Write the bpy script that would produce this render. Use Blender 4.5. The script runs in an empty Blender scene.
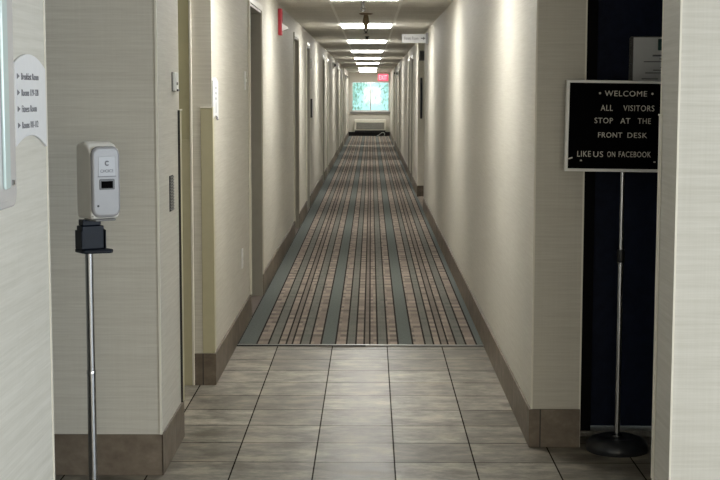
import bpy, bmesh, math, random
from mathutils import Vector, Matrix
random.seed(7)
scene = bpy.context.scene
COL = scene.collection
PI = math.pi

# ------------------------------------------------------------------ materials
def mat(name, color=(.8, .8, .8), rough=.5, metal=0.0, spec=None, emit=None, estr=0.0, trans=0.0, ior=None, coat=0.0):
    m = bpy.data.materials.new(name); m.use_nodes = True
    b = m.node_tree.nodes['Principled BSDF']
    b.inputs['Base Color'].default_value = (*color, 1)
    b.inputs['Roughness'].default_value = rough
    b.inputs['Metallic'].default_value = metal
    if spec is not None: b.inputs['Specular IOR Level'].default_value = spec
    if emit: b.inputs['Emission Color'].default_value = (*emit, 1); b.inputs['Emission Strength'].default_value = estr
    if trans: b.inputs['Transmission Weight'].default_value = trans
    if ior: b.inputs['IOR'].default_value = ior
    if coat: b.inputs['Coat Weight'].default_value = coat
    return m

class NT:
    def __init__(s, m):
        s.m = m; s.t = m.node_tree; s.b = s.t.nodes['Principled BSDF']
    def n(s, kind, **kw):
        nd = s.t.nodes.new(kind)
        for k, v in kw.items():
            if k.startswith('i_'): nd.inputs[k[2:].replace('_', ' ')].default_value = v
            else: setattr(nd, k, v)
        return nd
    def l(s, a, b): s.t.links.new(a, b)
    def coord(s):
        return s.n('ShaderNodeTexCoord').outputs['Object']
    def mapping(s, vec, loc=(0, 0, 0), scale=(1, 1, 1)):
        mp = s.n('ShaderNodeMapping'); mp.inputs['Location'].default_value = loc; mp.inputs['Scale'].default_value = scale
        s.l(vec, mp.inputs['Vector']); return mp.outputs['Vector']
    def noise(s, vec, scale=1, detail=3, rough=.55):
        nd = s.n('ShaderNodeTexNoise'); nd.inputs['Scale'].default_value = scale
        nd.inputs['Detail'].default_value = detail; nd.inputs['Roughness'].default_value = rough
        s.l(vec, nd.inputs['Vector']); return nd.outputs['Fac']
    def ramp(s, fac, stops, interp='LINEAR'):
        nd = s.n('ShaderNodeValToRGB'); cr = nd.color_ramp; cr.interpolation = interp
        while len(cr.elements) < len(stops): cr.elements.new(.5)
        for e, (p, c) in zip(cr.elements, stops):
            e.position = p; e.color = (*c, 1) if len(c) == 3 else c
        s.l(fac, nd.inputs['Fac']); return nd.outputs['Color']
    def mix(s, a, b, fac, mode='MIX'):
        nd = s.n('ShaderNodeMix', data_type='RGBA', blend_type=mode)
        for sock, v in ((nd.inputs[6], a), (nd.inputs[7], b), (nd.inputs[0], fac)):
            if isinstance(v, bpy.types.NodeSocket): s.l(v, sock)
            elif isinstance(v, (int, float)): sock.default_value = v
            else: sock.default_value = (*v, 1)
        return nd.outputs[2]
    def math(s, op, a, b=None):
        nd = s.n('ShaderNodeMath', operation=op)
        for i, v in enumerate((a, b)):
            if v is None: continue
            if isinstance(v, bpy.types.NodeSocket): s.l(v, nd.inputs[i])
            else: nd.inputs[i].default_value = v
        return nd.outputs[0]
    def base(s, c): s.l(c, s.b.inputs['Base Color'])
    def bump(s, h, strength=.2, dist=.002):
        nd = s.n('ShaderNodeBump'); nd.inputs['Strength'].default_value = strength; nd.inputs['Distance'].default_value = dist
        s.l(h, nd.inputs['Height']); s.l(nd.outputs['Normal'], s.b.inputs['Normal'])

def wallpaper(name, c0, c1, streak=26):
    m = mat(name, c0, .62, spec=.35); t = NT(m); co = t.coord()
    a = t.noise(t.mapping(co, scale=(streak*.11, streak*.11, streak*4.6)), 1, 4, .6)
    b = t.noise(t.mapping(co, loc=(3, 5, 1), scale=(streak*.45, streak*.45, streak*11)), 1, 2)
    v = t.noise(t.mapping(co, loc=(1, 2, 4), scale=(170, 170, 3)), 1, 2)
    h = t.math('ADD', t.math('MULTIPLY', a, .55), t.math('ADD', t.math('MULTIPLY', b, .3), t.math('MULTIPLY', v, .15)))
    t.base(t.ramp(h, [(.36, c0), (.64, c1)]))
    t.bump(h, .12, .001)
    return m
M = {}
M['paper'] = wallpaper('wallpaper linen', (.535, .505, .44), (.635, .61, .54))
M['paper2'] = wallpaper('wallpaper linen lobby', (.57, .55, .49), (.68, .66, .605), 15)

def tile_mat(name, rot=False):
    m = mat(name, (.3, .28, .25), .42, spec=.28); t = NT(m); co = t.coord()
    mp = t.mapping(co, loc=(-.1025+.0018, -7.9427+.0018, 0))
    br = t.n('ShaderNodeTexBrick', offset=0.0, squash=1.0)
    br.inputs['Scale'].default_value = 1; br.inputs['Brick Width'].default_value = .3313; br.inputs['Row Height'].default_value = .3227
    br.inputs['Mortar Size'].default_value = .0034; br.inputs['Mortar Smooth'].default_value = .3; br.inputs['Bias'].default_value = 0
    br.inputs['Color1'].default_value = (.162, .147, .123, 1); br.inputs['Color2'].default_value = (.268, .249, .214, 1)
    br.inputs['Mortar'].default_value = (.032, .028, .024, 1)
    t.l(mp, br.inputs['Vector'])
    n1 = t.noise(t.mapping(co, scale=(5, 9, 9)), 1, 8, .72)
    n2 = t.noise(t.mapping(co, loc=(2, 7, 3), scale=(2.4, 4.2, 3)), 1, 3)
    k = t.ramp(n1, [(.38, (.50, .48, .45)), (.5, (1, 1, 1)), (.62, (1.65, 1.60, 1.54))])
    k2 = t.ramp(n2, [(.3, (.9, .88, .86)), (.7, (1.08, 1.09, 1.1))])
    c = t.mix(br.outputs['Color'], k, 1.0, 'MULTIPLY'); c = t.mix(c, k2, 1.0, 'MULTIPLY')
    t.base(c)
    inv = t.math('SUBTRACT', t.math('MULTIPLY', n1, .35), br.outputs['Fac'])
    t.bump(inv, .35, .002)
    rg = t.ramp(n1, [(.3, (.30,)*3), (.8, (.5,)*3)])
    t.l(t.mix(rg, (.95,)*3, br.outputs['Fac']), t.b.inputs['Roughness'])
    t.l(t.ramp(br.outputs['Fac'], [(0, (.28,)*3), (.6, (0, 0, 0))]), t.b.inputs['Specular IOR Level'])
    return m
M['tile'] = tile_mat('floor tile')

def base_tile(name):
    m = mat(name, (.2, .17, .14), .5); t = NT(m); co = t.coord()
    sx = t.n('ShaderNodeSeparateXYZ'); t.l(co, sx.inputs[0])
    u = t.math('ADD', sx.outputs['X'], sx.outputs['Y'])
    fr = t.math('FRACT', t.math('DIVIDE', t.math('ADD', u, 20.06), .33))
    line = t.math('LESS_THAN', fr, .016)
    idx = t.math('FLOOR', t.math('DIVIDE', t.math('ADD', u, 20.06), .33))
    wn = t.n('ShaderNodeTexWhiteNoise', noise_dimensions='1D'); t.l(idx, wn.inputs['W'])
    n1 = t.noise(t.mapping(co, scale=(9, 9, 12)), 1, 6, .65)
    c = t.ramp(n1, [(.3, (.105, .080, .058)), (.55, (.165, .133, .101)), (.75, (.235, .198, .155))])
    c = t.mix(c, t.ramp(wn.outputs['Value'], [(0, (.8, .78, .76)), (1, (1.15, 1.14, 1.12))]), 1.0, 'MULTIPLY')
    c = t.mix(c, (.035, .03, .025), line)
    t.base(c); t.bump(n1, .2, .002)
    return m
M['basetile'] = base_tile('baseboard tile')

# carpet materials: plain teal band, woven tan band, dark line
def carpet_mat(name, col, blocks):
    m = mat(name, col, .95, spec=.1); t = NT(m); co = t.coord()
    n = t.noise(t.mapping(co, scale=(60, 300, 1)), 1, 2)
    c = t.mix(col, t.ramp(n, [(.3, (.78,)*3), (.7, (1.22,)*3)]), 1.0, 'MULTIPLY')
    if blocks:
        sx = t.n('ShaderNodeSeparateXYZ'); t.l(co, sx.inputs[0])
        cell = t.math('FLOOR', t.math('DIVIDE', sx.outputs['Y'], .085))
        cx = t.math('FLOOR', t.math('DIVIDE', t.math('ADD', sx.outputs['X'], 2.01), .052))
        cmb = t.n('ShaderNodeCombineXYZ'); t.l(cell, cmb.inputs[0]); t.l(cx, cmb.inputs[1])
        wn = t.n('ShaderNodeTexWhiteNoise', noise_dimensions='2D'); t.l(cmb.outputs[0], wn.inputs['Vector'])
        v = t.math('ADD', t.math('MULTIPLY', t.math('MODULO', cell, 2.0), .32), t.math('MULTIPLY', wn.outputs['Value'], .68))
        lo, hi = (.66, 1.45) if blocks > 1 else (.85, 1.15)
        c = t.mix(c, t.ramp(v, [(0, (lo,)*3), (1, (hi, hi*.965, hi*.93))]), 1.0, 'MULTIPLY')
    t.base(c); t.bump(t.noise(co, 900, 1), .5, .003)
    return m
M['carpet_teal'] = carpet_mat('teal carpet band', (.134, .148, .139), 0)
M['carpet_tan'] = carpet_mat('tan carpet band', (.252, .215, .186), 2)
M['carpet_brown'] = carpet_mat('brown carpet band', (.205, .178, .156), 1)
M['carpet_grey'] = carpet_mat('grey green carpet band', (.172, .172, .156), 1)
M['carpet_line'] = carpet_mat('dark carpet line', (.024, .019, .015), 0)

def ceiling_mat():
    m = mat('acoustic ceiling', (.6, .6, .58), .85, spec=.2); t = NT(m); co = t.coord()
    mp = t.mapping(co, loc=(.365-.012, -11.0-.012, 0))
    br = t.n('ShaderNodeTexBrick', offset=0.0)
    br.inputs['Scale'].default_value = 1; br.inputs['Brick Width'].default_value = .61; br.inputs['Row Height'].default_value = .61
    br.inputs['Mortar Size'].default_value = .013; br.inputs['Mortar Smooth'].default_value = .1
    br.inputs['Color1'].default_value = (.69, .67, .62, 1); br.inputs['Color2'].default_value = (.74, .72, .67, 1)
    br.inputs['Mortar'].default_value = (.93, .92, .88, 1)
    t.l(mp, br.inputs['Vector'])
    n = t.noise(t.mapping(co, scale=(60, 60, 1)), 1, 5, .7)
    c = t.mix(br.outputs['Color'], t.ramp(n, [(.35, (.8,)*3), (.5, (1.03,)*3)]), 1.0, 'MULTIPLY')
    t.base(c); t.bump(n, .3, .003)
    return m
M['ceiling'] = ceiling_mat()

def brushed(name, c, rough, metal=1.0):
    m = mat(name, c, rough, metal); t = NT(m); n = t.noise(t.mapping(t.coord(), scale=(300, 300, 6)), 1, 2)
    t.l(t.ramp(n, [(.3, (rough*.8,)*3), (.7, (rough*1.25,)*3)]), t.b.inputs['Roughness']); return m
def mottled(name, c, rough=.5, amt=.12, scale=40, **kw):
    m = mat(name, c, rough, **kw); t = NT(m); n = t.noise(t.coord(), scale, 3)
    t.base(t.ramp(n, [(.3, tuple(x*(1-amt) for x in c)), (.7, tuple(x*(1+amt) for x in c))])); return m
M['frame_paint'] = mottled('yellow beige paint', (.46, .43, .265), .4, .05, 8)
M['guard'] = mottled('beige vinyl guard', (.50, .465, .31), .42, .04, 12)
M['guard_edge'] = mottled('dark guard edge', (.02, .018, .016), .6)
M['jamb'] = mottled('taupe door frame paint', (.33, .315, .265), .4, .05, 10)
M['jamb_lip'] = mottled('pale frame lip', (.62, .59, .50), .35, .04, 10)
M['leaf'] = mottled('brown door leaf', (.085, .068, .05), .4, .15, 14)
M['thresh'] = mottled('brown threshold', (.13, .098, .078), .6, .15, 40)
M['navy'] = mottled('navy door paint', (.009, .014, .034), .55, .2, 30, spec=.12)
M['blackframe'] = mottled('black door frame', (.002, .002, .003), .6, .3, 30, spec=.08)
M['silver'] = brushed('aluminium strip', (.62, .62, .60), .3)
M['steelstrip'] = brushed('worn steel strip', (.30, .30, .29), .35)
M['darkstrip'] = mottled('dark edging strip', (.03, .03, .03), .35)
M['chrome'] = brushed('polished steel pole', (.50, .51, .53), .2)
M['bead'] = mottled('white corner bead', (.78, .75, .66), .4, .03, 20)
M['white'] = mottled('white plastic', (.74, .74, .72), .35, .03, 20)
M['cream'] = mottled('warm white plastic', (.95, .94, .90), .35, .03, 20)
M['cream2'] = mottled('pale joint trim', (.55, .53, .46), .5, .03, 20)
M['greyplastic'] = mottled('pale grey plastic', (.34, .34, .355), .3, .03, 20)
M['label'] = mottled('grey white label', (.42, .43, .46), .3, .02, 20)
M['dark'] = mottled('black plastic', (.012, .012, .013), .4, .2, 30)
M['navyplastic'] = mottled('dark navy plastic', (.005, .009, .018), .45, .15, 30, spec=.22)
M['basebody'] = mottled('black base', (.022, .024, .028), .28, .15, 20)
M['felt'] = mottled('black felt', (.003, .003, .0035), .95, .3, 200, spec=.03)
M['letters'] = mottled('white letters', (.68, .66, .59), .5, .03, 50)
M['boardframe'] = brushed('pale aluminium frame', (.95, .95, .93), .4, 0.0)
M['ink'] = mottled('grey ink', (.16, .16, .18), .6, .1, 60)
M['signwhite'] = mottled('white sign face', (.76, .77, .80), .4, .02, 30)
M['red'] = mottled('red enamel', (.50, .018, .035), .35, .08, 20)
M['strobe'] = mat('strobe lens', (.9, .9, .9), .15)
M['brass'] = brushed('aged brass', (.22, .16, .09), .4, .6)
M['bronze'] = mottled('dark bronze', (.03, .026, .022), .4, .2, 60)
M['lens'] = mat('lit ceiling lens', (.9, .9, .9), .4, emit=(1, .992, .94), estr=19)
M['fixture'] = mottled('white enamel trim', (.8, .8, .78), .4, .02, 20)
M['paper_sheet'] = mottled('printed sheet', (.88, .88, .89), .6, .02, 20)
M['logo'] = mottled('teal logo', (.03, .09, .085), .5, .1, 50)
M['acpanel'] = mottled('beige grey casing', (.62, .60, .52), .45, .04, 10)
M['acgrille'] = mottled('grey grille', (.22, .22, .20), .5, .1, 30)
M['endbase'] = mottled('black baseboard', (.006, .006, .006), .5, .2, 20)
M['exit'] = mat('lit red sign face', (.6, .02, .04), .4, emit=(1, .07, .12), estr=1.35)
M['exitletter'] = mat('lit letters', (.9, .6, .6), .4, emit=(1, .42, .45), estr=1.3)
M['sill'] = mottled('grey sill', (.20, .195, .18), .4, .1, 10)
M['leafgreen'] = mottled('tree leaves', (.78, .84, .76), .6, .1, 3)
M['bark'] = mottled('bark', (.2, .15, .1), .8, .3, 10)
M['ground'] = mottled('pale ground outside', (.35, .38, .32), .9, .2, 1)
M['grille_gap'] = mottled('dark vent gap', (.05, .05, .05), .7, .1, 30)
M['screw'] = brushed('screw steel', (.5, .5, .5), .3)

def glass(name, tint=(1, 1, 1), fac=.88, rough=.03):
    m = bpy.data.materials.new(name); m.use_nodes = True; t = m.node_tree; t.nodes.clear()
    o = t.nodes.new('ShaderNodeOutputMaterial'); mx = t.nodes.new('ShaderNodeMixShader')
    a = t.nodes.new('ShaderNodeBsdfGlossy'); a.inputs['Roughness'].default_value = rough
    b = t.nodes.new('ShaderNodeBsdfTransparent'); b.inputs['Color'].default_value = (*tint, 1)
    mx.inputs[0].default_value = fac
    t.links.new(a.outputs[0], mx.inputs[1]); t.links.new(b.outputs[0], mx.inputs[2]); t.links.new(mx.outputs[0], o.inputs[0])
    return m
M['pane'] = glass('window pane', (.72, .92, .90), .93)
M['acrylic'] = glass('clear acrylic', (.93, .94, .95), .80, .05)
M['achighlight'] = mat('acrylic edge highlight', (.70, .86, .87), .12, coat=1)
M['milky'] = mottled('milky acrylic panel', (.64, .63, .64), .14, .01, 6, coat=.6)

# ------------------------------------------------------------------ mesh helpers
class MB:
    def __init__(s): s.bm = bmesh.new()
    def box(s, x0, x1, y0, y1, z0, z1):
        v = [s.bm.verts.new((x, y, z)) for x in (x0, x1) for y in (y0, y1) for z in (z0, z1)]
        for f in ((0, 1, 3, 2), (4, 6, 7, 5), (0, 4, 5, 1), (2, 3, 7, 6), (0, 2, 6, 4), (1, 5, 7, 3)):
            s.bm.faces.new([v[i] for i in f])
        return s
    def prism(s, pts, a, b, axis='y'):
        """extrude a 2-D outline (counter-clockwise) from a to b along an axis"""
        mk = {'y': lambda p, d: (p[0], d, p[1]), 'x': lambda p, d: (d, p[0], p[1]), 'z': lambda p, d: (p[0], p[1], d)}[axis]
        A = [s.bm.verts.new(mk(p, a)) for p in pts]; B = [s.bm.verts.new(mk(p, b)) for p in pts]
        n = len(pts)
        s.bm.faces.new(A); s.bm.faces.new(B[::-1])
        for i in range(n): s.bm.faces.new((A[i], B[i], B[(i+1) % n], A[(i+1) % n]))
        return s
    def lathe(s, prof, c=(0, 0, 0), n=32, axis='z'):
        rings = []
        for r, h in prof:
            ring = []
            if r < 1e-6: r = 1e-5
            for i in range(n):
                a = 2*PI*i/n; p = (r*math.cos(a), r*math.sin(a), h)
                if axis == 'x': p = (p[2], p[0], p[1])
                if axis == 'y': p = (p[0], p[2], p[1])
                ring.append(s.bm.verts.new((p[0]+c[0], p[1]+c[1], p[2]+c[2])))
            rings.append(ring)
        for a, b in zip(rings, rings[1:]):
            for i in range(n): s.bm.faces.new((a[i], a[(i+1) % n], b[(i+1) % n], b[i]))
        s.bm.faces.new(rings[0][::-1]); s.bm.faces.new(rings[-1])
        return s
    def tube(s, pts, r, n=10):
        rings = []
        pts = [Vector(p) for p in pts]
        for i, p in enumerate(pts):
            d = (pts[min(i+1, len(pts)-1)]-pts[max(i-1, 0)]).normalized()
            u = d.orthogonal().normalized() if i == 0 else (u - d*u.dot(d)).normalized()
            w = d.cross(u)
            rings.append([s.bm.verts.new(p+r*(math.cos(2*PI*k/n)*u+math.sin(2*PI*k/n)*w)) for k in range(n)])
        for a, b in zip(rings, rings[1:]):
            for i in range(n): s.bm.faces.new((a[i], a[(i+1) % n], b[(i+1) % n], b[i]))
        s.bm.faces.new(rings[0][::-1]); s.bm.faces.new(rings[-1])
        return s
    def build(s, name, m, parent=None, bevel=0, smooth=False, seg=2):
        bmesh.ops.recalc_face_normals(s.bm, faces=s.bm.faces)
        me = bpy.data.meshes.new(name); s.bm.to_mesh(me); s.bm.free()
        me.materials.append(m)
        o = bpy.data.objects.new(name, me); COL.objects.link(o)
        if parent: o.parent = parent
        if smooth:
            for p in me.polygons: p.use_smooth = True
            me.set_sharp_from_angle(angle=math.radians(40))
        if bevel:
            b = o.modifiers.new('bevel', 'BEVEL'); b.width = bevel; b.segments = seg; b.limit_method = 'ANGLE'
            b.angle_limit = math.radians(40)
            if smooth or seg > 2:
                for p in me.polygons: p.use_smooth = True
                b.harden_normals = True
        return o

def tag(o, label=None, cat=None, group=None, kind=None):
    if label: o['label'] = label
    if cat: o['category'] = cat
    if group: o['group'] = group
    if kind: o['kind'] = kind
    return o
def thing(name, label, cat, loc=(0, 0, 0), rz=0, group=None):
    o = bpy.data.objects.new(name, None); COL.objects.link(o); o.location = loc; o.rotation_euler = (0, 0, rz)
    o.empty_display_size = .1
    return tag(o, label, cat, group)
def struct(mb, name, m, bevel=0):
    return tag(mb.build(name, m, bevel=bevel), kind='structure')
def copy_thing(root):
    r = root.copy(); COL.objects.link(r)
    for ch in list(root.children):
        c = ch.copy(); COL.objects.link(c); c.parent = r
        for g in ch.children:
            d = g.copy(); COL.objects.link(d); d.parent = c
    return r

def text(name, body, m, parent, w, h, place, depth=.0015, spacing=1.0, anchor='c', cap=None):
    """lettering fitted to width w and height h in the (u, v) plane; place(u, v, d) -> local point"""
    cu = bpy.data.curves.new('t', 'FONT'); cu.body = body; cu.size = 1; cu.space_character = spacing
    cu.extrude = .5; cu.resolution_u = 3
    ob = bpy.data.objects.new('t', cu); me = bpy.data.meshes.new_from_object(ob)
    xs = [v.co.x for v in me.vertices]; ys = [v.co.y for v in me.vertices]
    x0, x1, y0, y1 = min(xs), max(xs), min(ys), max(ys)
    for v in me.vertices:
        u = (v.co.x-x0)/(x1-x0)*w; q = (v.co.y-y0)/(y1-y0)*h
        v.co = place(u-(w/2 if anchor == 'c' else 0), q, (v.co.z+.5)*depth)
    me.name = name; me.materials.clear(); me.materials.append(m)
    o = bpy.data.objects.new(name, me); COL.objects.link(o); o.parent = parent
    bpy.data.objects.remove(ob); bpy.data.curves.remove(cu)
    return o

# ------------------------------------------------------------------ dimensions
XL, XR, HC, YE = -.82, .696, 2.31, 51.0
YC = 8.372      # where the carpet starts
BB, BT = .167, .011
# ------------------------------------------------------------------ setting: floors, ceiling
struct(MB().box(-2.6, 5.2, -4.2, YC, -.1, 0), 'floor', M['tile'])
struct(MB().box(-1.1, 2.0, YC, YE, -.1, -.001), 'floor_corridor', M['thresh'])
edge_px = [241.7, 256.3, 268, 278, 285.8, 292, 300, 309.7, 320.8, 335.4, 346.5, 355.8, 364.2, 369.8, 377.6, 387.6, 398.3, 413.1, 425.4, 434, 441.3, 448.4, 456.6, 466.3, 476.9]
edges = [(p-370.6)/165.0 for p in edge_px] + [XR-BT+.002]
bands = 'TNGNBNGNTNGNBNGNTNGNBNGNT'
cb = MB(); cx0 = XL+BT-.002; idx = []
def strip(x0, x1, k, y0=YC+.012, y1=YE):
    n0 = len(cb.bm.faces); cb.box(x0, x1, y0, y1, -.001, .006); idx.extend([k]*6)
lw = .0052
for k in range(25):
    x0 = edges[k]+lw if k else cx0+.008
    if k == 0: strip(cx0, cx0+.008, 3)
    else: strip(edges[k]-lw, edges[k]+lw, 3)
    strip(x0, edges[k+1]-(lw if k < 24 else 0), {'T': 0, 'N': 1, 'B': 2, 'G': 4}[bands[k]])
strip(XR+.01, XR+.9, 1, 18.45, 20.8)
cb.bm.faces.ensure_lookup_table()
for fc, k in zip(cb.bm.faces, idx): fc.material_index = k
carpet = struct(cb, 'carpet', M['carpet_teal'])
for k in ('carpet_tan', 'carpet_brown', 'carpet_line', 'carpet_grey'): carpet.data.materials.append(M[k])
struct(MB().box(XL+BT, XR-BT, YC-.012, YC+.014, 0, .009), 'trim_1', M['steelstrip'], .003)
struct(MB().box(XL+BT, -.03, YC-.016, YC-.010, 0, .0095), 'trim_2', M['darkstrip'])
struct(MB().box(-2.6, 5.2, -4.2, YE+.3, HC, HC+.1), 'ceiling', M['ceiling'])

# ------------------------------------------------------------------ corridor walls with door openings
DW = 2.14
left_doors = [(9.42, 10.47), (14.92, 15.85), (17.75, 18.65), (23.5, 24.45), (25.9, 26.85), (34.2, 35.2), (36.6, 37.6), (43.4, 44.4)]
right_doors = [(23.05, 24.05), (24.95, 25.95), (33.6, 34.6), (36.0, 37.0), (43.2, 44.2)]
ALC = (18.45, 20.80)
def wall(x_in, x_out, y0, y1, doors, name, top=HC):
    mb = MB(); y = y0
    for a, b in doors:
        mb.box(min(x_in, x_out), max(x_in, x_out), y, a, 0, top)
        mb.box(min(x_in, x_out), max(x_in, x_out), a, b, DW, top)
        y = b
    mb.box(min(x_in, x_out), max(x_in, x_out), y, y1, 0, top)
    return struct(mb, name, M['paper'])
wall(XL, XL-.25, 7.23, YE, left_doors, 'wall_left')
wall(XR, .905, 5.95, ALC[0], [], 'wall_right')
wall(XR, XR+.217, ALC[1], YE, right_doors, 'wall_right_far')
struct(MB().box(XR+.9, XR+1.0, ALC[0]-.2, ALC[1]+.2, 0, HC).box(XR+.217, XR+.9, ALC[0]-.1, ALC[0], 0, HC)
       .box(XR+.217, XR+.9, ALC[1], ALC[1]+.1, 0, HC), 'wall_alcove', M['paper'])

struct(MB().box(XR-.004, XR+.16, ALC[1]-.012, ALC[1]-.0002, BB, HC), 'lit_jamb_lining', M['bead'])  # white lining added over the unlit alcove jamb so it looks lit
def baseboards(side, x, y0, y1, gaps):
    s = 1 if side == 'left' else -1
    mb = MB(); y = y0
    for a, b in gaps + [(y1, y1)]:
        if a > y: mb.box(min(x, x+s*BT), max(x, x+s*BT), y, a, 0, BB)
        y = b
    return mb
mb = baseboards('left', XL, 7.22, YE, left_doors).box(-.924, XL+BT, 7.23-BT, 7.23, 0, BB)
struct(mb, 'baseboard_left', M['basetile'], .002)
mb = baseboards('right', XR, 5.94, YE, [ALC]+right_doors).box(XR-BT, .905, 5.95-BT, 5.95, 0, BB).box(XR, XR+.9, ALC[1]-BT, ALC[1], 0, BB)
struct(mb, 'baseboard_right', M['basetile'], .002)

# room doors: frame, lip, leaf, handle
nd = [0]
def room_door(a, b, side):
    nd[0] += 1
    s = 1 if side == 'left' else -1
    x = XL if side == 'left' else XR
    d = lambda v: x-s*v            # depth into the wall
    bx = lambda mb, u0, u1, y0, y1, z0, z1: mb.box(min(d(u0), d(u1)), max(d(u0), d(u1)), y0, y1, z0, z1)
    leaf = bx(MB(), .105, .15, a+.03, b-.03, .012, DW-.03).build('door_%d' % nd[0], M['leaf'])
    tag(leaf, kind='structure')
    mb = MB(); bx(mb, -.006, .20, a, a+.03, 0, DW); bx(mb, -.006, .20, b-.03, b, 0, DW); bx(mb, -.006, .20, a+.03, b-.03, DW-.03, DW)
    mb.build('door_frame', M['jamb'], leaf, .002)
    mb = MB(); bx(mb, -.014, .0, a-.03, a+.012, BB if a > 0 else 0, DW+.03); bx(mb, -.014, 0, b-.012, b+.03, BB, DW+.03); bx(mb, -.014, 0, a+.012, b-.012, DW-.012, DW+.03)
    mb.build('frame_lip', M['jamb_lip'], leaf, .002)
    mb = MB(); bx(mb, .0, .105, a+.03, b-.03, 0, .008); mb.build('threshold', M['thresh'], leaf)
    hy = a+.11
    mb = MB(); bx(mb, .085, .105, hy-.035, hy+.035, .92, 1.12); bx(mb, .05, .085, hy-.012, hy+.012, .99, 1.014); bx(mb, .045, .06, hy-.012, hy+.12, .99, 1.014)
    h = mb.build('door_handle', M['screw'], leaf, .004)
for a, b in left_doors: room_door(a, b, 'left')
for a, b in right_doors: room_door(a, b, 'right')

# ring of pale joint trim around the corridor near its end
struct(MB().box(XL, XL+.03, 40.9, 41.15, 0, HC).box(XR-.03, XR, 40.9, 41.15, 0, HC).box(XL+.03, XR-.03, 40.98, 41.06, 0, .012)
       .box(XL+.03, XR-.03, 40.9, 41.15, HC-.03, HC), 'trim_3', M['cream2'])

# ------------------------------------------------------------------ end wall and window
WX0, WX1, WZ0, WZ1 = -.705, .69-.02, .885, 1.96
wc = (WX0+WX1)/2
struct(MB().box(-1.2, WX0, YE, YE+.2, 0, HC).box(WX1, 1.2, YE, YE+.2, 0, HC).box(WX0, WX1, YE, YE+.2, 0, WZ0).box(WX0, WX1, YE, YE+.2, WZ1, HC), 'wall_end', M['paper'])
fr = MB()
fr.box(WX0, WX0+.035, YE+.06, YE+.12, WZ0, WZ1).box(WX1-.035, WX1, YE+.06, YE+.12, WZ0, WZ1).box(WX0, WX1, YE+.06, YE+.12, WZ1-.03, WZ1).box(WX0, WX1, YE+.06, YE+.12, WZ0, WZ0+.03)
fr.box(wc-.018, wc+.018, YE+.05, YE+.12, WZ0, WZ1)
win = struct(fr, 'window_1', M['silver'])
MB().box(WX0+.03, wc-.015, YE+.085, YE+.091, WZ0+.03, WZ1-.03).box(wc+.015, WX1-.03, YE+.085, YE+.091, WZ0+.03, WZ1-.03).build('window_pane', M['pane'], win)
MB().box(WX0-.05, WX1+.05, YE-.06, YE+.06, WZ0-.075, WZ0-.002).build('window_sill', M['sill'], win, .005)
MB().box(WX0+.06, WX1-.06, YE+.02, YE+.05, WZ0-.002, WZ0+.05).build('window_track', M['fixture'], win, .005)
struct(MB().box(XL+BT, XR-BT, YE-.02, YE, .006, .15), 'baseboard_end', M['endbase'], .003)
struct(MB().box(-30, 30, YE+.25, YE+60, -.3, -.2), 'ground_outside', M['ground'])

def tree(x, y, h, r, n, label, seed):
    rnd = random.Random(seed)
    t = thing('leafy_tree', label, 'tree', (x, y, -.2))
    MB().tube([(0, 0, 0), (.05, .02, h*.4), (0, .05, h*.75)], .09).build('trunk', M['bark'], t, smooth=True)
    bm = MB()
    for _ in range(n):
        u = Vector((rnd.gauss(0, 1), rnd.gauss(0, 1), rnd.gauss(0, 1))).normalized()*r*rnd.uniform(.35, 1)
        p = Vector((u.x, u.y, u.z*1.25+h*.62))
        q = Matrix.Rotation(rnd.uniform(0, 6.28), 3, 'Z') @ Matrix.Rotation(rnd.uniform(0, 3.14), 3, 'X')
        s_ = rnd.uniform(.05, .11)
        c = [(0, -s_, 0), (s_*.5, 0, s_*.12), (0, s_, 0), (-s_*.5, 0, s_*.12)]
        bm.bm.faces.new([bm.bm.verts.new(p+q @ Vector(k)) for k in c])
    bm.build('foliage', M['leafgreen'], t)
tree(-.95, 54.6, 3.2, 1.05, 900, 'green leafy tree outside the end window, behind its left pane', 3)
tree(1.0, 57.5, 3.0, 1.0, 420, 'pale sparse tree farther off outside the end window, behind its right pane', 5)

# ------------------------------------------------------------------ ceiling lights
ys = [11.05, 15.93, 20.8, 25.6, 30.7, 35.8, 41.2, 46.0, 49.1]
pl = thing('ceiling_light', 'nearest lit ceiling light, cut by the top of the picture', 'ceiling light', (-.058, 6.9, HC), 0, 'fluorescent ceiling lights along the corridor')
MB().box(-.305, .305, 0, .61, -.004, 0).build('trim_frame', M['fixture'], pl)
lens = MB().prism([(-.288, -.004), (-.275, -.027), (.275, -.027), (.288, -.004)], .035, .575, 'y').build('diffuser', M['lens'], pl, .006)
names = ['first', 'second', 'third', 'fourth', 'fifth', 'sixth', 'seventh', 'eighth', 'ninth', 'tenth']
pl['label'] = 'lit ceiling light over the tiled floor just before the carpet starts'
for i, y in enumerate(ys):
    c = copy_thing(pl); c.location = (-.058-.0016*max(0, y-16), y, HC)
    c['label'] = ('lit ceiling light at the top edge of the picture, nearest one in view' if i == 0 else
                  'farthest lit ceiling light, closest to the end window' if i == 8 else
                  '%s lit rectangular ceiling light counted from the camera along the corridor' % names[i])
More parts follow.
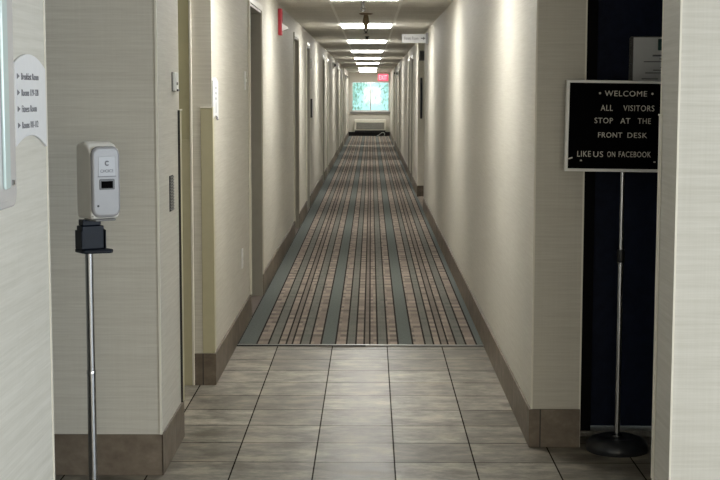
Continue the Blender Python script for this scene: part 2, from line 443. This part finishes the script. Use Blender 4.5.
# ------------------------------------------------------------------ sprinklers and detector
def sprinkler(x, y, label, drop, r_plate, big):
    t = thing('ceiling_sprinkler' , label, 'sprinkler', (x, y, HC), 0, 'pendent sprinklers under the corridor ceiling')
    MB().lathe([(r_plate, 0), (r_plate, -.006), (r_plate*.75, -.014), (.02, -.016)], n=24).build('escutcheon', M['brass' if big else 'bronze'], t, smooth=True)
    b = drop
    MB().lathe([(.019, -.014), (.024 if big else .014, -.03), (.034 if big else .013, -b*.42), (.014, -b*.68), (.012, -b*.75)], n=20).build('body', M['brass' if big else 'bronze'], t, smooth=True)
    mb = MB()
    for s in (-1, 1): mb.tube([(s*.012, 0, -b*.62), (s*.019, 0, -b*.8), (0, 0, -b*.95)], .004, 8)
    mb.build('frame_arms', M['bronze'], t, smooth=True)
    MB().lathe([(.004, -b*.93), (.012, -b*.955), (.024, -b*.96), (.024, -b*.975), (.0, -b*.98)], n=20).build('deflector', M['chrome' if not big else 'bronze'], t, smooth=True)
sprinkler(-.07, 11.9, 'dark ceiling sprinkler with a bright tip, in front of the nearest light in view', .10, .04, False)
sprinkler(-.052, 13.95, 'brass ceiling sprinkler with a wide round plate, between the first two lights', .20, .068, True)
sprinkler(-.058, 19.5, 'small dark ceiling sprinkler between the second and third lights', .045, .032, False)
sprinkler(-.072, 34.8, 'tiny dark ceiling sprinkler far along the corridor, just before the sixth light', .10, .045, False)

# ------------------------------------------------------------------ left: lobby wall, recess, cross passage
struct(MB().box(-1.15, -.9, -4.2, 3.884, 0, HC), 'wall_lobby_left', M['paper2'])
struct(MB().box(-.904, -.897, 3.878, 3.888, 0, HC), 'trim_4', M['bead'])
struct(MB().box(-2.6, -.834, 5.477, 6.10, 0, HC), 'wall_recess', M['paper'])
struct(MB().box(-.840, -.831, 5.472, 5.48, BB, HC), 'trim_5', M['bead'])
struct(MB().box(-2.6, -.827, 5.477-.008, 5.477, 0, BB).box(-.834, -.827, 5.469, 6.108, 0, BB).box(-2.6, -.827, 6.10, 6.108, 0, BB), 'baseboard_recess', M['basetile'], .002)
struct(MB().box(-2.7, -2.6, -4.2, 7.5, 0, HC), 'wall_outer_left', M['paper'])
# far side of the cross passage: wall with a framed door
struct(MB().box(-2.6, -1.93, 7.23, 7.48, 0, HC).box(-1.93, -.985, 7.23, 7.48, DW, HC), 'wall_passage', M['paper'])
dl = tag(MB().box(-1.90, -.985, 7.31, 7.355, .01, DW).build('door_30', M['frame_paint']), kind='structure')
fm = MB().box(-.995, -.924, 7.215, 7.37, 0, DW+.05).box(-1.97, -1.90, 7.215, 7.37, 0, DW+.05).box(-1.90, -.995, 7.215, 7.37, DW, DW+.05)
fm.build('door_frame', M['frame_paint'], dl, .003)
MB().box(-.994, -.9245, 7.2125, 7.215, 0, 1.285).build('jamb_plate', M['guard'], dl, .001)
MB().box(-.932, -.920, 7.208, 7.2302, 0, DW+.05).build('frame_lip', M['bead'], dl, .003)
MB().lathe([(.027, 0), (.027, .012), (.012, .02), (.012, .045), (.028, .055), (.024, .075), (0, .078)], c=(-1.82, 7.31, 1.0), n=24, axis='y').build('door_knob', M['screw'], dl, smooth=True)

def corner_guard(label, x, y, sx, sy, mat_, thick=.006, leg=.058, edge=False, z1=1.453):
    """L-shaped guard on a wall corner at (x, y): legs run away along sx (x axis) and sy (y axis)"""
    t = thing('corner_guard', label, 'corner guard', (x, y, BB), 0)
    ox, oy = -sx*thick, -sy*thick
    pts = [(ox, oy), (sx*leg, oy), (sx*leg, 0), (0, 0), (0, sy*leg), (ox, sy*leg)]
    MB().prism(pts, 0.001, z1-BB-.006, 'z').build('guard_profile', mat_, t, .0025)
    cap = [(ox*1.35, oy*1.35), (sx*(leg+.002), oy*1.35), (sx*(leg+.002), 0), (0, 0), (0, sy*(leg+.002)), (ox*1.35, sy*(leg+.002))]
    MB().prism(cap, z1-BB-.006, z1-BB, 'z').build('end_cap', M['bead'], t, .001)
    if edge:
        MB().box(min(0, ox), max(0, ox), min(sy*leg, sy*(leg+.006)), max(sy*leg, sy*(leg+.006)), .001, z1-BB-.004).build('edge_strip', M['guard_edge'], t)
    return t
corner_guard('beige corner guard on the left corridor corner, below the white room sign', XL, 7.23, -1, 1, M['guard'])
corner_guard('pale corner guard with a dark edge on the short left wall with the thermostat', -.834, 6.10, -1, -1, M['guard'], .009, .04, True)

# thermostat and vent on the short left wall (x = -.83)
t = thing('thermostat', 'small white thermostat on the short left wall, above the louvred grille', 'thermostat', (-.8355, 5.955, 1.53))
MB().box(0, .004, -.068, .035, 0, .08).build('back_plate', M['dark'], t)
MB().box(.004, .016, -.066, .034, .002, .079).build('cover', M['white'], t, .003)
MB().box(.016, .0175, -.02, .012, .027, .038).build('display', M['dark'], t)
MB().box(.016, .020, -.02, .045, .0, .009).build('lever', M['dark'], t)
t = thing('wall_grille', 'narrow dark louvred grille on the short left wall, below the thermostat', 'grille', (-.834, 5.826, 1.033))
MB().box(0, .003, -.05, .05, 0, .148).build('back_plate', M['grille_gap'], t)
mb = MB()
for k in range(12): mb.box(.003, .007, -.048, .048, .003+k*.0122, .010+k*.0122)
mb.build('slats', mottled('dark grille slat', (.16, .155, .145), .5), t)

# wave-ended directory signs
def wave_sign(label, x, y0, y1, z0, z1, sag):
    t = thing('directory_sign', label, 'sign', (x, (y0+y1)/2, z0), 0)
    w = y1-y0; n = 16; h = z1-z0
    arc = lambda u: sag*(1-(2*u-.9)**2)
    low = [(-w/2+w*i/n, arc(i/n)-.004) for i in range(n+1)]
    up = [(-w/2+w*i/n, h-sag+arc(i/n)) for i in range(n, -1, -1)]
    p = MB().prism(low+up, .001, .007, 'x').build('panel', M['signwhite'], t, .001)
    return p, w, h
sg, w, h = wave_sign('white wave-edged directory sign listing rooms, on the bright near left wall', -.9, 3.53, 3.858, 1.385, 1.622, .03)
for k, (s, arrow) in enumerate((('Breakfast Room', 1), ('Rooms 119-128', 1), ('Fitness Room', 1), ('Rooms 101-112', 1))):
    z = .170-k*.0415
    wd = {0: .185, 1: .180, 2: .158, 3: .172}[k]
    y0 = -.105
    text('lettering', s, M['ink'], sg, wd, .0175, lambda u, v, d, z=z, y0=y0: Vector((.007+d, y0+u, z+v)), .001, anchor='l')
    ya = -.136
    pts = [(ya-.012*arrow, z+.002), (ya+.013*arrow, z+.009), (ya-.012*arrow, z+.016)]
    if arrow < 0: pts = pts[::-1]
    MB().prism(pts, .007, .008, 'x').build('arrow', M['ink'], sg)
sg2, w, h = wave_sign('white wave-edged sign on the corridor wall just above the beige corner guard', XL, 7.245, 7.49, 1.39, 1.605, .02)
for k in range(3):
    MB().box(.007, .008, -.02, .03, .155-k*.028, .167-k*.028).build('pictogram', mottled('pale grey mark', (.45, .47, .52), .6), sg2)
MB().box(.007, .008, -.01, .035, .03, .085).build('print_block', mottled('faint print', (.66, .68, .72), .6), sg2)
MB().prism([(.0, -.002), (.07, -.010), (.07, .006), (.03, .012)], .0075, .009, 'x').build('shadow_tab', M['ink'], sg2)

# acrylic framed panel on the near left wall
t = thing('poster_frame', 'milky acrylic frame with rounded corner on the near left wall, cut by the picture edge', 'acrylic frame', (-.9, 3.14, 1.243))
def rrect(y0, y1, z0, z1, r, n=6):
    pts = []
    for cy, cz, a0 in ((y1-r, z0+r, -PI/2), (y1-r, z1-r, 0), (y0+r, z1-r, PI/2), (y0+r, z0+r, PI)):
        for i in range(n+1):
            a = a0+PI/2*i/n; pts.append((cy+r*math.cos(a), cz+r*math.sin(a)))
    return pts
MB().prism(rrect(-.26, .315, 0, .95, .035), 0.0006, .024, 'x').build('backing', M['milky'], t, .006, seg=3)
MB().prism(rrect(-.25, .205, .02, .93, .012), .024, .032, 'x').build('front_sheet', M['milky'], t, .002)
MB().prism(rrect(.150, .200, .05, .93, .01), .032, .040, 'x').build('highlight_bar', M['achighlight'], t, .004, seg=3)  # pale cyan bar paints the window's highlight on the glossy acrylic bend
for y, z in ((.27, .06), (.27, .90), (-.23, .06), (-.23, .90)): MB().lathe([(.007, .024), (.007, .03)], c=(0, y, z), n=12, axis='x').build('standoff', M['screw'], t)
for z in (.545, .58, .62):
    MB().lathe([(.004, .024), (.004, .028), (.001, .030)], c=(0, .296, z), n=10, axis='x').build('stud', M['chrome'], t)

# ------------------------------------------------------------------ hand sanitizer dispenser on a stand
PXs, PYs = -1.004, 4.95
t = thing('sanitizer_stand', 'chrome pole stand of the hand sanitizer with dark navy bracket, in the left recess', 'stand', (PXs, PYs, 0), math.radians(34))
MB().lathe([(.15, 0), (.15, .012), (.14, .022), (.04, .034), (.018, .05)], n=48).build('base', M['basebody'], t, smooth=True)
MB().lathe([(.0158, .03), (.0158, .53)], n=24).build('lower_pole', M['chrome'], t, smooth=True)
MB().lathe([(.0168, .518), (.0168, .528), (.015, .532)], n=24).build('pole_collar', M['chrome'], t, smooth=True)
MB().lathe([(.0146, .53), (.0146, .965)], n=24).build('upper_pole', M['chrome'], t, smooth=True)
# bracket: back channel and drip ledge (local -y is the front)
mb = MB()
mb.box(-.036, .046, -.030, .022, .972, 1.054)
mb.box(-.042, -.036, -.036, .024, .972, 1.038).box(.046, .051, -.038, .024, .972, 1.04)
mb.build('bracket', M['navyplastic'], t, .006, seg=3)
MB().prism([(-.043, -.035), (-.038, -.05), (.05, -.075), (.066, -.064), (.054, .024), (-.043, .026)], .958, .972, 'z').build('drip_ledge', M['navyplastic'], t, .004)
MB().box(-.030, .040, -.02, .020, 1.054, 1.0755).build('neck', M['navyplastic'], t, .003)

d = thing('soap_dispenser', 'white wall-style hand sanitizer dispenser on the chrome pole stand', 'dispenser', (PXs+.040, PYs-.03, 1.0835), math.radians(38)); d.scale = (1, 1, 1.035)
# side profile (y, z) extruded across x : rounded top towards the front
prof = [(.055, .0), (.055, .242), (.045, .255), (.0, .262), (-.035, .252), (-.055, .232), (-.063, .21), (-.066, .04), (-.062, .012), (-.055, .0)]
MB().prism(prof, -.056, .056, 'x').build('housing', M['cream'], d, .014, smooth=True, seg=4)
fpts = rrect(-.0548, .0548, .006, .246, .030)
mb = MB().prism([(p[0], p[1]) for p in fpts], -.0715, -.05, 'y'); mb.build('front_cover', M['greyplastic'], d, .014, smooth=True, seg=3)
lp = MB().prism([(p[0], p[1]) for p in rrect(-.031, .033, .145, .212, .004)], -.0725, -.070, 'y').build('label_plate', M['label'], d, .001)
text('lettering', 'CHOICE', M['ink'], lp, .050, .0105, lambda u, v, e: Vector((.001+u, -.0725-e, .158+v)), .0008)
# round emblem like a ring with a gap
ring = []
for i in range(15): a = .7+(2*PI-1.4)*i/14; ring.append((.009*math.cos(a), .009*math.sin(a)))
ring += [(.0045*math.cos(.7+(2*PI-1.4)*i/14), .0045*math.sin(.7+(2*PI-1.4)*i/14)) for i in range(14, -1, -1)]
MB().prism([(p[0]+.002, .189+p[1]) for p in ring], -.0735, -.0722, 'y').build('emblem', M['ink'], lp)
MB().box(-.034, .036, -.0733, -.0715, .1435, .146).build('label_rule', M['ink'], lp)
wb = MB().prism(rrect(-.028, .030, .100, .136, .004), -.074, -.070, 'y').build('window_bezel', mottled('grey bezel', (.09, .09, .095), .35), d, .001)
MB().box(-.022, .022, -.0752, -.0735, .105, .129).build('level_window', M['felt'], wb)
MB().lathe([(.004, -.0725), (.004, -.070)], c=(-.034, 0, .046), n=12, axis='y').build('lock_hole', M['dark'], d)
MB().box(-.040, .040, -.060, .03, -.007, .0).build('base_lip', mottled('grey lip', (.2, .2, .2), .4), d, .003)

# ------------------------------------------------------------------ right: frontal wall with navy door, lobby wall
struct(MB().box(.905, 1.93, 6.2, 6.45, DW+.03, HC).box(1.93, 5.2, 6.1, 6.45, 0, HC), 'wall_passage_right', M['paper'])
struct(MB().box(XR-.003, XR+.005, 5.946, 5.953, BB, HC), 'trim_6', M['bead'])
struct(MB().box(.9005, .9075, 5.947, 5.954, 0, HC), 'trim_7', M['bead'])
nv = tag(MB().box(.985, 1.87, 6.215, 6.26, .03, DW).build('door_40', M['navy'], bevel=.002), kind='structure')
MB().box(.9055, .985, 6.15, 6.29, 0, DW+.03).box(1.87, 1.93, 6.18, 6.29, 0, DW+.03).box(.985, 1.87, 6.18, 6.29, DW, DW+.03).build('door_frame', M['blackframe'], nv, .002)
MB().box(.909, 1.925, 6.135, 6.27, 0, .024).build('threshold', mottled('pale worn threshold', (.30, .28, .25), .5, .35, 60), nv, .003)
MB().box(1.79, 1.83, 6.17, 6.215, .95, 1.15).box(1.72, 1.83, 6.14, 6.155, 1.03, 1.05).build('door_handle', M['screw'], nv, .004)

struct(MB().box(.999, 5.2, 4.575, 4.85, 0, HC), 'wall_lobby_right', M['paper2'])
struct(MB().box(.9965, 1.003, 4.572, 4.579, 0, HC).box(.9965, 1.003, 4.846, 4.853, 0, HC), 'trim_8', M['bead'])
corner_guard('white corner guard on the far edge of the near right wall, beside the letter board', .999, 4.85, 1, -1, M['bead'], .006, .03, False)

# notice in a clear sleeve on the navy door
t = thing('notice_holder', 'printed sheet with teal logo in a clear sleeve on the navy door', 'notice', (1.25, 6.2145, 1.46))
MB().prism(rrect(-.117, .117, 0, .314, .014), -.004, -.001, 'y').build('sleeve', M['acrylic'], t)
ps = MB().prism(rrect(-.099, .108, .01, .309, .002), -.0065, -.0045, 'y').build('printed_sheet', M['paper_sheet'], t)
MB().prism(rrect(.008, .075, .252, .302, .003), -.0075, -.0065, 'y').build('logo', M['logo'], ps)
MB().prism([(p[0]+.036, p[1]+.279) for p in rrect(-.014, .014, -.013, .013, .006)], -.0082, -.0075, 'y').build('logo_mark', mottled('pale logo mark', (.16, .28, .27), .5), ps)
mb = MB()
mb.box(-.014, .10, -.0075, -.0065, .226, .233)
mb.build('heading_line', M['ink'], ps)
for x0, x1, z in ((.016, .09, .213), (-.052, .10, .201), (.02, .09, .176), (-.01, .1, .164), (-.045, .1, .152), (-.06, .012, .126), (-.055, -.004, .114), (-.06, .08, .09)):
    MB().box(x0, x1, -.0073, -.0065, z, z+.0036).build('print_line', mottled('grey print', (.12, .12, .13), .6), ps)
for z in (.09, .19, .275):
    MB().box(-.113, -.104, -.0075, -.004, z, z+.007).build('clip', M['ink'], t)

# letter board on a pole stand
BX, BY = 1.060, 5.902
t = thing('sign_stand', 'steel pole stand with a round black base in front of the navy door', 'stand', (BX, BY, 0))
MB().lathe([(.131, 0), (.1335, .010), (.132, .028), (.118, .047), (.085, .060), (.078, .0605), (.07, .056), (.03, .058), (.02, .064), (.0, .065)], n=64).build('base', M['basebody'], t, smooth=True)
MB().lathe([(.0225, .058), (.0225, .066), (.014, .072)], n=28).build('pole_foot', M['chrome'], t, smooth=True)
MB().lathe([(.0122, .06), (.0122, .82)], n=28).build('lower_pole', M['chrome'], t, smooth=True)
MB().lathe([(.0155, .812), (.0165, .818), (.0165, .860), (.0155, .866)], n=28).build('clamp_collar', M['dark'], t, smooth=True)
MB().lathe([(.0098, .82), (.0098, 1.30)], n=28).build('upper_pole', M['chrome'], t, smooth=True)
MB().box(-.03, .03, -.0125, .012, 1.20, 1.30).build('board_bracket', M['dark'], t, .002)
b = thing('letter_board', 'black letter board with white frame greeting visitors, on the pole stand', 'sign', (BX, BY-.031, 1.387))
b.rotation_euler = (0, math.radians(.7), math.radians(2.2))
W2, H2 = .249, .190
fp = MB().box(-W2+.01, W2-.01, -.004, .014, -H2+.01, H2-.01).build('felt_panel', M['felt'], b)
mb = MB()
for k in range(44):
    z = -H2+.018+k*.0078
    mb.box(-W2+.014, W2-.014, -.0056, -.004, z, z+.0045)
mb.build('felt_ribs', M['felt'], fp)
mb = MB()
mb.box(-W2, W2, -.010, .016, H2-.0115, H2).box(-W2, W2, -.010, .016, -H2, -H2+.0125).box(-W2, -W2+.0125, -.010, .016, -H2+.0125, H2-.0115).box(W2-.0125, W2, -.010, .016, -H2+.0125, H2-.0115)
mb.build('frame', M['boardframe'], b, .002)
S = .00424
def word(s, x0, x1, y0, y1):
    u0, u1 = (x0-624.8)*S, (x1-624.8)*S
    z0, z1 = (125.4-y1)*S, (125.4-y0)*S
    return text('lettering', s, M['letters'], fp, u1-u0, z1-z0, lambda u, v, e: Vector((u0+u, -.0058-e, z0+v)), .002, spacing=1.12, anchor='l')
word('WELCOME', 603.5, 645.3, 90.6, 96.0)
for x in (598.8, 650.6):
    MB().lathe([(.0045, -.008), (.0045, -.0056)], c=((x-624.8)*S, 0, (125.4-93.2)*S), n=12, axis='y').build('dot', M['letters'], fp)
for s, x0, x1, y0, y1 in (('ALL', 600, 612, 104.6, 110.3), ('VISITORS', 622.3, 653, 104.6, 110.3), ('STOP', 594.3, 612.4, 117.2, 122.6), ('AT', 619.8, 629.5, 117.2, 122.6),
                          ('THE', 637, 650, 117.2, 122.6), ('FRONT', 598.2, 622, 131.4, 136.6), ('DESK', 627.3, 646.8, 131.4, 136.6), ('LIKE', 578.2, 591.6, 150, 155.6),
                          ('US', 594, 603.8, 150.2, 155.8), ('ON', 607.8, 615.7, 150.2, 155.6), ('FACEBOOK', 619.2, 651.2, 150, 155.6)):
    word(s, x0, x1, y0, y1)
for x, y, r, tilt in ((571.5, 157.2, .0085, .3), (582, 159.3, .004, 0), (655, 160, .004, 0)):
    c = (x-624.8)*S; z = (125.4-y)*S
    MB().prism([(c-r, z-.003-r*tilt), (c+r, z-.003+r*tilt), (c+r, z+.003+r*tilt), (c-r, z+.003-r*tilt)], -.008, -.0056, 'y').build('loose_letter', M['letters'], fp)

# ------------------------------------------------------------------ corridor wall fittings
t = thing('fire_alarm', 'red fire alarm horn with white strobe high on the left corridor wall', 'fire alarm', (XL, 12.50, 2.035))
MB().box(0, .034, -.06, .06, 0, .232).build('housing', M['red'], t, .006)
MB().prism([(.034, .035), (.085, .055), (.085, .070), (.034, .105)], -.05, .05, 'y').build('strobe', M['strobe'], t, .003)
MB().box(.034, .038, -.045, .045, .12, .21).build('horn_grille', mottled('dark red grille', (.30, .012, .025), .5), t, .002)

def plate(name, label, cat, x, y, z, w, h, s, toggles=0):
    t = thing(name, label, cat, (x, y, z))
    MB().box(min(0, s*.006), max(0, s*.006), -w/2, w/2, 0, h).build('cover_plate', M['white'], t, .002)
    if toggles == 1: MB().box(min(s*.006, s*.014), max(s*.006, s*.014), -.005, .005, h*.42, h*.6).build('toggle', M['cream'], t, .001)
    if toggles == 2:
        for zz in (h*.2, h*.58): MB().box(min(s*.006, s*.0075), max(s*.006, s*.0075), -.017, .017, zz, zz+h*.22).build('socket', M['cream'], t, .001)
    return t
plate('power_outlet', 'white power outlet low on the left corridor wall before the first door', 'outlet', XL, 8.85, .415, .08, .125, 1, 2)
plate('light_switch', 'small white switch plate beside the first door on the left', 'switch', XL, 9.13, 1.545, .08, .12, 1, 1)

t = thing('wall_plaque', 'dark narrow panel on the left corridor wall beyond the third door', 'wall panel', (XL, 19.12, 1.20))
MB().box(0, .022, -.12, .12, 0, .255).build('panel', M['dark'], t, .003)
MB().box(.022, .026, -.10, .10, .02, .235).build('face', M['greyplastic'], t, .001)
t = thing('room_sign', 'small white sign plate high on the left wall above the dark narrow panel', 'sign', (XL, 19.1, 1.87))
MB().box(0, .02, -.10, .10, 0, .055).build('plate', M['white'], t, .003)
MB().box(0, .02, -.10, .10, .075, .125).build('upper_plate', M['white'], t, .003)

def strobe(label, x, y, z, s):
    t = thing('emergency_strobe', label, 'alarm strobe', (x-s*.0015, y, z))
    MB().box(min(0, s*.04), max(0, s*.04), -.06, .06, 0, .13).build('housing', M['white'], t, .006)
    MB().prism([(s*.04, .03), (s*.075, .045), (s*.075, .085), (s*.04, .1)][::s], -.04, .04, 'y').build('lens', M['dark'], t, .003)
strobe('small white alarm strobe with dark lens, far along the left wall', XL, 29.97, 2.06, 1)
strobe('dark lensed alarm strobe on the right wall, before the far door pair', XR, 34.9, 1.96, -1)
strobe('alarm strobe on the right wall nearest the red exit sign', XR, 38.9, 2.03, -1)
strobe('alarm strobe on the left wall nearest the end window', XL, 45.8, 2.0, 1)

# hanging blade sign from the right wall
t = thing('blade_sign', 'white Fitness Room blade sign jutting from the right corridor wall', 'sign', (XR, 17.25, 2.14))
bp = MB().box(-.322, -.012, -.008, .008, 0, .110).build('panel', M['signwhite'], t, .003)
MB().box(-.03, 0, -.014, .014, -.012, .122).build('wall_bracket', M['greyplastic'], t, .003)
text('lettering', 'Fitness Room', M['ink'], bp, .172, .036, lambda u, v, e: Vector((-.292+u, -.008-e, .040+v)), .001, anchor='l')
MB().prism([(-.09, .05), (-.062, .05), (-.062, .036), (-.034, .056), (-.062, .076), (-.062, .062), (-.09, .062)], -.0095, -.008, 'y').build('arrow', M['ink'], bp)

# fittings on the far jamb of the alcove beyond the blade sign
t = thing('alarm_speaker', 'grey wall speaker box high in the right alcove below the blade sign', 'wall speaker', (XR+.055, 20.789, 2.01))
MB().box(-.045, .06, -.05, 0, 0, .145).build('housing', mottled('grey box', (.16, .16, .16), .5), t, .004)
mb = MB()
for k in range(7): mb.box(-.03, .045, -.053, -.05, .02+k*.016, .028+k*.016)
mb.build('grille', M['dark'], t)
t = thing('wall_case', 'tall narrow dark case in the right alcove below the grey speaker box', 'wall case', (XR+.042, 20.788, 1.16))
MB().box(-.012, .018, -.05, 0, 0, .60).build('case', M['dark'], t, .006)
MB().box(-.009, .015, -.053, -.05, .05, .52).build('case_window', M['navyplastic'], t, .002)

# exit sign
t = thing('exit_sign', 'glowing red exit sign hanging from the ceiling before the end window', 'exit sign', (.415, 49.0, HC))
MB().lathe([(.05, 0), (.05, -.02), (.015, -.03), (.015, -.10)], n=20).build('canopy', M['fixture'], t, smooth=True)
MB().box(-.175, .175, -.02, .02, -.335, -.10).build('housing', M['exit'], t, .01)
text('lettering', 'EXIT', M['exitletter'], t, .28, .15, lambda u, v, e: Vector((u, -.02-e, -.29+v)), .004)

# wall air conditioner below the window
t = thing('air_conditioner', 'beige grey wall air conditioner under the end window', 'air conditioner', (-.03, YE, .16))
MB().box(-.57, .57, -.30, 0, .05, .44).build('casing', M['acpanel'], t, .015)
MB().box(-.50, .50, -.31, -.30, .09, .33).build('grille_panel', M['acgrille'], t)
mb = MB()
for k in range(12): mb.box(-.49, .49, -.318, -.31, .10+k*.019, .108+k*.019)
mb.build('grille_slats', mottled('slat grey', (.33, .33, .30), .5), t)
MB().prism([(-.31, .345), (-.31, .40), (-.24, .45), (-.20, .45), (-.20, .345)], -.555, .555, 'x').build('top_edge', mottled('pale top edge', (.72, .70, .60), .4), t, .008)
MB().box(-.48, .24, -.20, -.06, .44, .452).build('outlet_slot', M['dark'], t)
MB().box(-.55, .55, -.26, 0, 0, .05).build('plinth', M['dark'], t)
MB().tube([(.25, -.33, -.14), (.33, -.34, -.10), (.41, -.33, -.03), (.49, -.31, -.02), (.53, -.32, -.08), (.50, -.33, -.13)], .010).build('power_cord', M['white'], t, smooth=True)

# ------------------------------------------------------------------ rest of the lobby (behind the camera)
struct(MB().box(-1.15, 5.2, -4.3, -4.2, 0, .7).box(-1.15, 5.2, -4.3, -4.2, 2.15, HC).box(-1.15, -.6, -4.3, -4.2, .7, 2.15).box(4.6, 5.2, -4.3, -4.2, .7, 2.15), 'wall_front', M['paper2'])
struct(MB().box(5.2, 5.3, -4.3, 6.45, 0, .7).box(5.2, 5.3, -4.3, 6.45, 2.15, HC).box(5.2, 5.3, -4.3, -3.6, .7, 2.15).box(5.2, 5.3, 3.6, 6.45, .7, 2.15), 'wall_outer_right', M['paper2'])
w2 = struct(MB().box(-.6, -.55, -4.28, -4.22, .7, 2.15).box(4.55, 4.6, -4.28, -4.22, .7, 2.15).box(-.6, 4.6, -4.28, -4.22, .7, .75).box(-.6, 4.6, -4.28, -4.22, 2.1, 2.15).box(1.97, 2.03, -4.28, -4.22, .7, 2.15), 'window_2', M['silver'])
w3 = struct(MB().box(5.22, 5.28, -3.6, -3.55, .7, 2.15).box(5.22, 5.28, 3.55, 3.6, .7, 2.15).box(5.22, 5.28, -3.6, 3.6, .7, .75).box(5.22, 5.28, -3.6, 3.6, 2.1, 2.15).box(5.22, 5.28, -.03, .03, .7, 2.15), 'window_3', M['silver'])

# ------------------------------------------------------------------ light
def area(name, loc, rot, sx, sy, power, color):
    l = bpy.data.lights.new(name, 'AREA'); l.shape = 'RECTANGLE'; l.size = sx; l.size_y = sy; l.energy = power; l.color = color
    o = bpy.data.objects.new(name, l); COL.objects.link(o); o.location = loc; o.rotation_euler = rot
    return o
area('daylight_side_window', (5.15, 0, 1.42), (0, PI/2, 0), 1.4, 7.1, 158, (.82, .91, 1.0))
o = area('daylight_front_window', (2.0, -4.1, 1.42), (math.radians(64), 0, 0), 5.1, 1.4, 45, (1.0, .87, .66)); o.data.spread = math.radians(120)
w = bpy.data.worlds.new('World'); scene.world = w; w.use_nodes = True
bg = w.node_tree.nodes['Background']; bg.inputs['Color'].default_value = (.88, .98, 1.0, 1); bg.inputs['Strength'].default_value = 1.0

# ------------------------------------------------------------------ camera
f = 1400.0; pitch = math.radians(5.954); yaw = math.radians(.4418); roll = math.radians(.08)
F = Vector((-math.sin(yaw)*math.cos(pitch), math.cos(yaw)*math.cos(pitch), -math.sin(pitch)))
R = Vector((math.cos(yaw), math.sin(yaw), 0)); U = R.cross(F)
R2 = math.cos(roll)*R+math.sin(roll)*U; U2 = -math.sin(roll)*R+math.cos(roll)*U
cam = bpy.data.cameras.new('Camera'); cam.sensor_fit = 'HORIZONTAL'; cam.sensor_width = 36; cam.lens = f/720*36
cam.clip_start = .05; cam.clip_end = 200
co = bpy.data.objects.new('Camera', cam); COL.objects.link(co)
co.matrix_world = Matrix(((R2.x, U2.x, -F.x, 0), (R2.y, U2.y, -F.y, 0), (R2.z, U2.z, -F.z, 1.52), (0, 0, 0, 1)))
scene.camera = co
vs = scene.view_settings
vs.view_transform = 'Standard'; vs.look = 'None'; vs.gamma = 1; vs.use_curve_mapping = False; vs.exposure = .68
